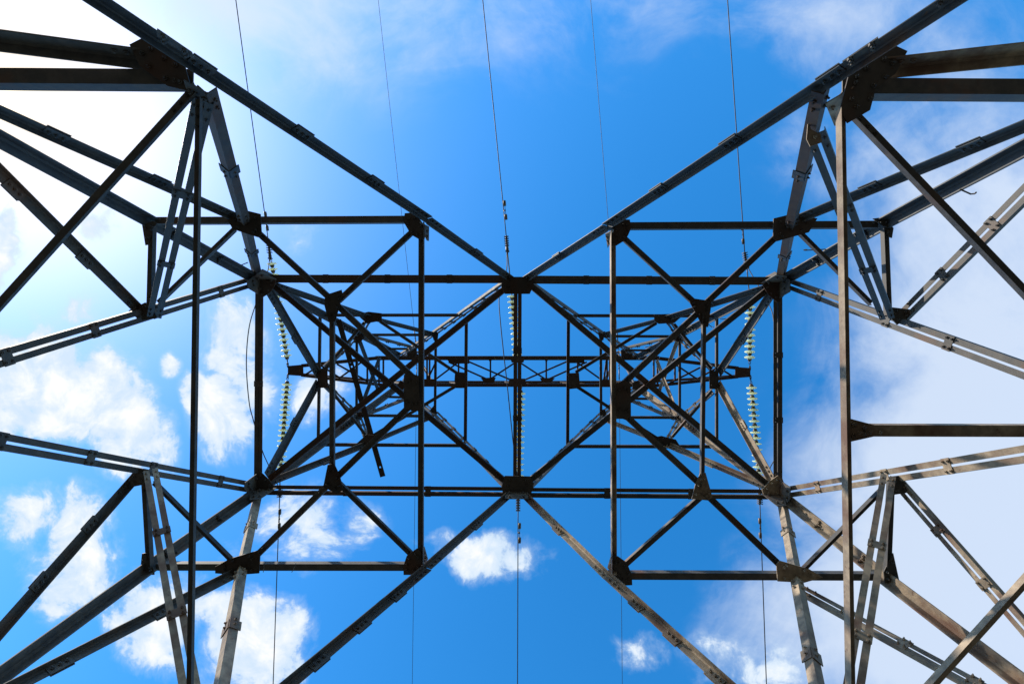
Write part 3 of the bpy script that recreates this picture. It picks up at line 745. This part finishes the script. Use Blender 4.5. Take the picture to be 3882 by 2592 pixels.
def string(label, tip, first, last, n, clamp, clampend):
    root = thing('insulator_string', label, 'insulator', U(*tip), 'glass insulator strings on the cross arm')
    o0 = V(root.location)
    P, Q = U(*first), U(*last)
    w = (P - Q).normalized()                          # towards the arm
    qt = w.to_track_quat('Z', 'Y')
    for i in range(n):
        c = P + (Q - P) * (i / (n - 1))
        d = bpy.data.objects.new('glass_disc', GM); COL.objects.link(d); d.parent = root
        d.rotation_mode = 'QUATERNION'; d.rotation_quaternion = qt; d.location = c - o0
        k = bpy.data.objects.new('disc_cap', CM); COL.objects.link(k); k.parent = d
    mb = MB(); link_chain(mb, U(*tip), P + w * .08)
    mb.torus(U(*tip), w.cross(V((0, 0, 1))), .035, .012, stretch=w)
    mb.build('shackle_chain', M_FIT, root, True)
    c0, c1 = U(*clamp), U(*clampend)
    if (Q - c0).length > .35:
        mb = MB(); mb.tube([Q - w * .06, Q - w * .12, c0 + (Q - c0).normalized() * .1, c0], .014, 8)
        mb.torus(Q - w * .1, w.cross(V((0, 0, 1))), .03, .011, stretch=w)
        mb.build('link_rod', M_FIT, root, True)
    else:
        mb = MB(); link_chain(mb, Q - w * .06, c0); mb.build('link_chain', M_FIT, root, True)
    ax = (c1 - c0); LL = ax.length; ax = ax.normalized()
    mb = MB()                                          # bolted strain clamp with its U bolts
    mb.tube([c0, c0 + ax * LL * .2, c0 + ax * LL * .45, c1 - ax * .02, c1], [.030, .042, .030, .026, .016], 10)
    mb.prism([c0 + ax * .02 + V((.05, 0, -.03)), c0 + ax * .02 + V((-.05, 0, -.03)), c0 + ax * .02 + V((-.05, 0, .03)), c0 + ax * .02 + V((.05, 0, .03))], ax * .03)
    sd_ = ax.cross(V((0, 0, 1))).normalized()
    for k in range(5):
        cc = c0 + ax * LL * (.42 + .13 * k)
        mb.tube([cc - sd_ * .055, cc + sd_ * .055], .014, 8)
        for e in (-1, 1):
            mb.tube([cc + sd_ * e * .045 - V((0, 0, .05)), cc + sd_ * e * .045 + V((0, 0, .05))], .011, 6)
    mb.build('strain_clamp', M_FIT, root)
    return root
zc1, zc2 = 12.85, 12.70
string('pale green glass insulator string above the left cross arm tip', (1091, 1385, zH), (1087, 1350, 13.16), (1031, 1002, zc1 + .02), 18, (1025, 985, zc1), (1018, 918, zc1 - .02))
string('short pale green glass insulator string above the right cross arm tip', (2843, 1396, zH), (2842, 1356, 13.16), (2844, 1166, zc1 + .08), 10, (2832, 1020, zc1), (2823, 955, zc1 - .02))
string('glass insulator string half hidden at the left edge of the middle bar', (1964, 1378, zH), (1961, 1345, 13.16), (1941, 1125, zc1 + .05), 12, (1924, 958, zc1), (1919, 893, zc1 - .02))
string('glass insulator string running down from the left cross arm tip', (1091, 1424, zH), (1088, 1456, 13.16), (1064, 1768, zc2 + .02), 17, (1061, 1838, zc2), (1060, 1885, zc2 - .02))
string('dusky glass insulator string running down from the right cross arm tip', (2845, 1430, zH), (2849, 1468, 13.16), (2876, 1790, zc2 + .02), 16, (2880, 1855, zc2), (2881, 1912, zc2 - .02))
string('glass insulator string peeping out along the right edge of the middle bar', (1978, 1462, zH), (1974, 1490, 13.16), (1966, 1800, zc2 + .02), 16, (1964, 1865, zc2), (1964, 1938, zc2 - .02))

# ------------------------------------------------------------------ wires
def span_pts(p0, p1, length=150.0, S_=210.0):
    d = p1 - p0; h = math.hypot(d.x, d.y); sl_ = -d.z / h; ux, uy = d.x / h, d.y / h
    out = []; s = 0.0; st = .35
    while s < length:
        out.append(V((p0.x + ux * s, p0.y + uy * s, p0.z - sl_ * s + sl_ * s * s / S_)))
        s += st; st = min(st * 1.12, 5)
    return out
def damper(parent, pts, px, py, z, side=1):
    "stockbridge damper: clamp, short messenger cable and two weights under the wire"
    c = U(px, py, z)
    c = min(pts, key=lambda p: (p - c).length) if False else c
    best = None
    for i in range(len(pts) - 1):
        a_, b_ = pts[i], pts[i + 1]
        t_ = max(0, min(1, (c - a_).dot(b_ - a_) / (b_ - a_).length_squared)); s_ = a_ + (b_ - a_) * t_
        if best is None or (s_ - c).length < best[0]: best = ((s_ - c).length, s_, (b_ - a_).normalized())
    _, s_, w = best
    sd_ = w.cross(V((0, 0, 1))).normalized() * side
    k = s_ + sd_ * .04 - V((0, 0, .05))
    mb = MB()
    mb.tube([s_ + V((0, 0, .012)), k], .018, 8)
    mb.tube([k - w * .2, k - w * .1, k, k + w * .1, k + w * .2], .007, 6)
    for e in (-1, 1):
        mb.lathe(k + w * e * .17 - w * .07, w, [(0, .020), (.004, .034), (.10, .036), (.136, .030), (.14, .018)], 14)
    mb.build('vibration_damper', M_FIT, parent, True)
WG = 'power conductors of the line'
def wire(label, p0, p1, dz=None, side=1, r=.0115):
    pts = span_pts(p0, p1)
    mb = MB(); mb.tube(pts, r, 6)
    o = mb.build('power_wire', M_WIRE, None, True)
    tag(o, label, 'wire', WG)
    if dz: damper(o, pts, *dz, side)
    return o
zf1, zf2 = 12.39, 12.36
wire('black power wire running to the top edge from the left glass insulators', U(1018, 918, zc1 - .02), U(893, 0, zf1), (1003, 842, 12.8), -1)
wire('black power wire running to the top edge between the two thin sky wires', U(1919, 893, zc1 - .02), U(1830, 0, zf1), (1908, 800, 12.8), -1)
wire('black power wire running to the top edge from the right glass insulators', U(2823, 955, zc1 - .02), U(2759, 0, zf1), (2821, 890, 12.8), 1)
wire('black power wire running to the bottom edge, leftmost of the lower wires', U(1060, 1885, zc2 - .02), U(1035, 2592, zf2), (1052, 1963, 12.66), 1)
wire('black power wire running straight down to the bottom edge from the middle gusset plate', U(1964, 1938, zc2 - .02), U(1962, 2592, zf2), (1964, 2017, 12.64), 1)
wire('black power wire running to the bottom edge, rightmost of the lower wires', U(2881, 1912, zc2 - .02), U(2906, 2592, zf2), (2888, 1998, 12.66), -1)
def ewire(label, a, b, fit):
    P = PK[a[0]]
    p0 = P + V((0, a[1] * .12, -.1))
    p1 = U(*b)
    tip2 = U(*fit)
    mb = MB(); mb.tube([p0] + span_pts(tip2, p1), .007, 6)
    o = mb.build('earth_wire', M_WIRE, None, True); tag(o, label, 'wire', 'thin earth wires on the tower peaks')
    mb = MB(); link_chain(mb, P, tip2, .028, .085); mb.tube([tip2, tip2 + (p1 - tip2).normalized() * .32], .018, 8)
    mb.build('wire_fitting', M_FIT, o, True)
ewire('thin earth wire slanting up to the top edge through the pale left sky', (-1, -1), (1433, 0, 15.7), (1575, 1288, 16.4))
ewire('thin earth wire rising to the top edge from the right diagonal, in clear blue sky', (1, -1), (2240, 0, 15.7), (2342, 1292, 16.4))
ewire('thin earth wire going down to the bottom edge on the left', (-1, 1), (1562, 2592, 15.6), (1580, 1400, 16.4))
ewire('thin earth wire going down to the bottom edge on the right', (1, 1), (2360, 2592, 15.6), (2347, 1400, 16.4))
def catmull(P, n=8):
    out = []; Q = [P[0] * 2 - P[1]] + P + [P[-1] * 2 - P[-2]]
    for i in range(1, len(Q) - 2):
        for k in range(n):
            t = k / n; a, b, c, d = Q[i - 1], Q[i], Q[i + 1], Q[i + 2]
            out.append(((b * 2) + (c - a) * t + (a * 2 - b * 5 + c * 4 - d) * t * t + (b * 3 - a - c * 3 + d) * t ** 3) * .5)
    return out + [P[-1]]
for label, pp in (('slack jumper wire bowing out on the left of the belt strut, over white cloud', [(1022, 975, 12.84), (1013, 1035, 12.5), (967, 1160, 11.9), (943, 1250, 11.6), (934, 1380, 11.4), (944, 1520, 11.4), (959, 1587, 11.5), (993, 1703, 11.8), (1014, 1754, 12.0), (1061, 1855, 12.66)]),
                  ('slack jumper wire looping just left of the middle bar', [(1921, 945, 12.84), (1921, 1015, 12.6), (1904, 1079, 12.2), (1892, 1133, 11.9), (1897, 1219, 11.6), (1910, 1346, 11.4), (1923, 1460, 11.4), (1944, 1665, 11.8), (1958, 1780, 12.3), (1964, 1885, 12.66)]),
                  ('slack jumper wire mostly hidden behind the right belt strut', [(2830, 1005, 12.84), (2856, 1051, 12.6), (2917, 1158, 12.0), (2934, 1222, 11.7), (2952, 1380, 11.4), (2957, 1520, 11.4), (2950, 1700, 11.8), (2917, 1778, 12.2), (2880, 1875, 12.66)])):
    mb = MB(); mb.tube(catmull([U(*x) for x in pp]), .0115, 6)
    o = mb.build('jumper_wire', M_WIRE, None, True); tag(o, label, 'wire', 'jumper loops under the cross arm')
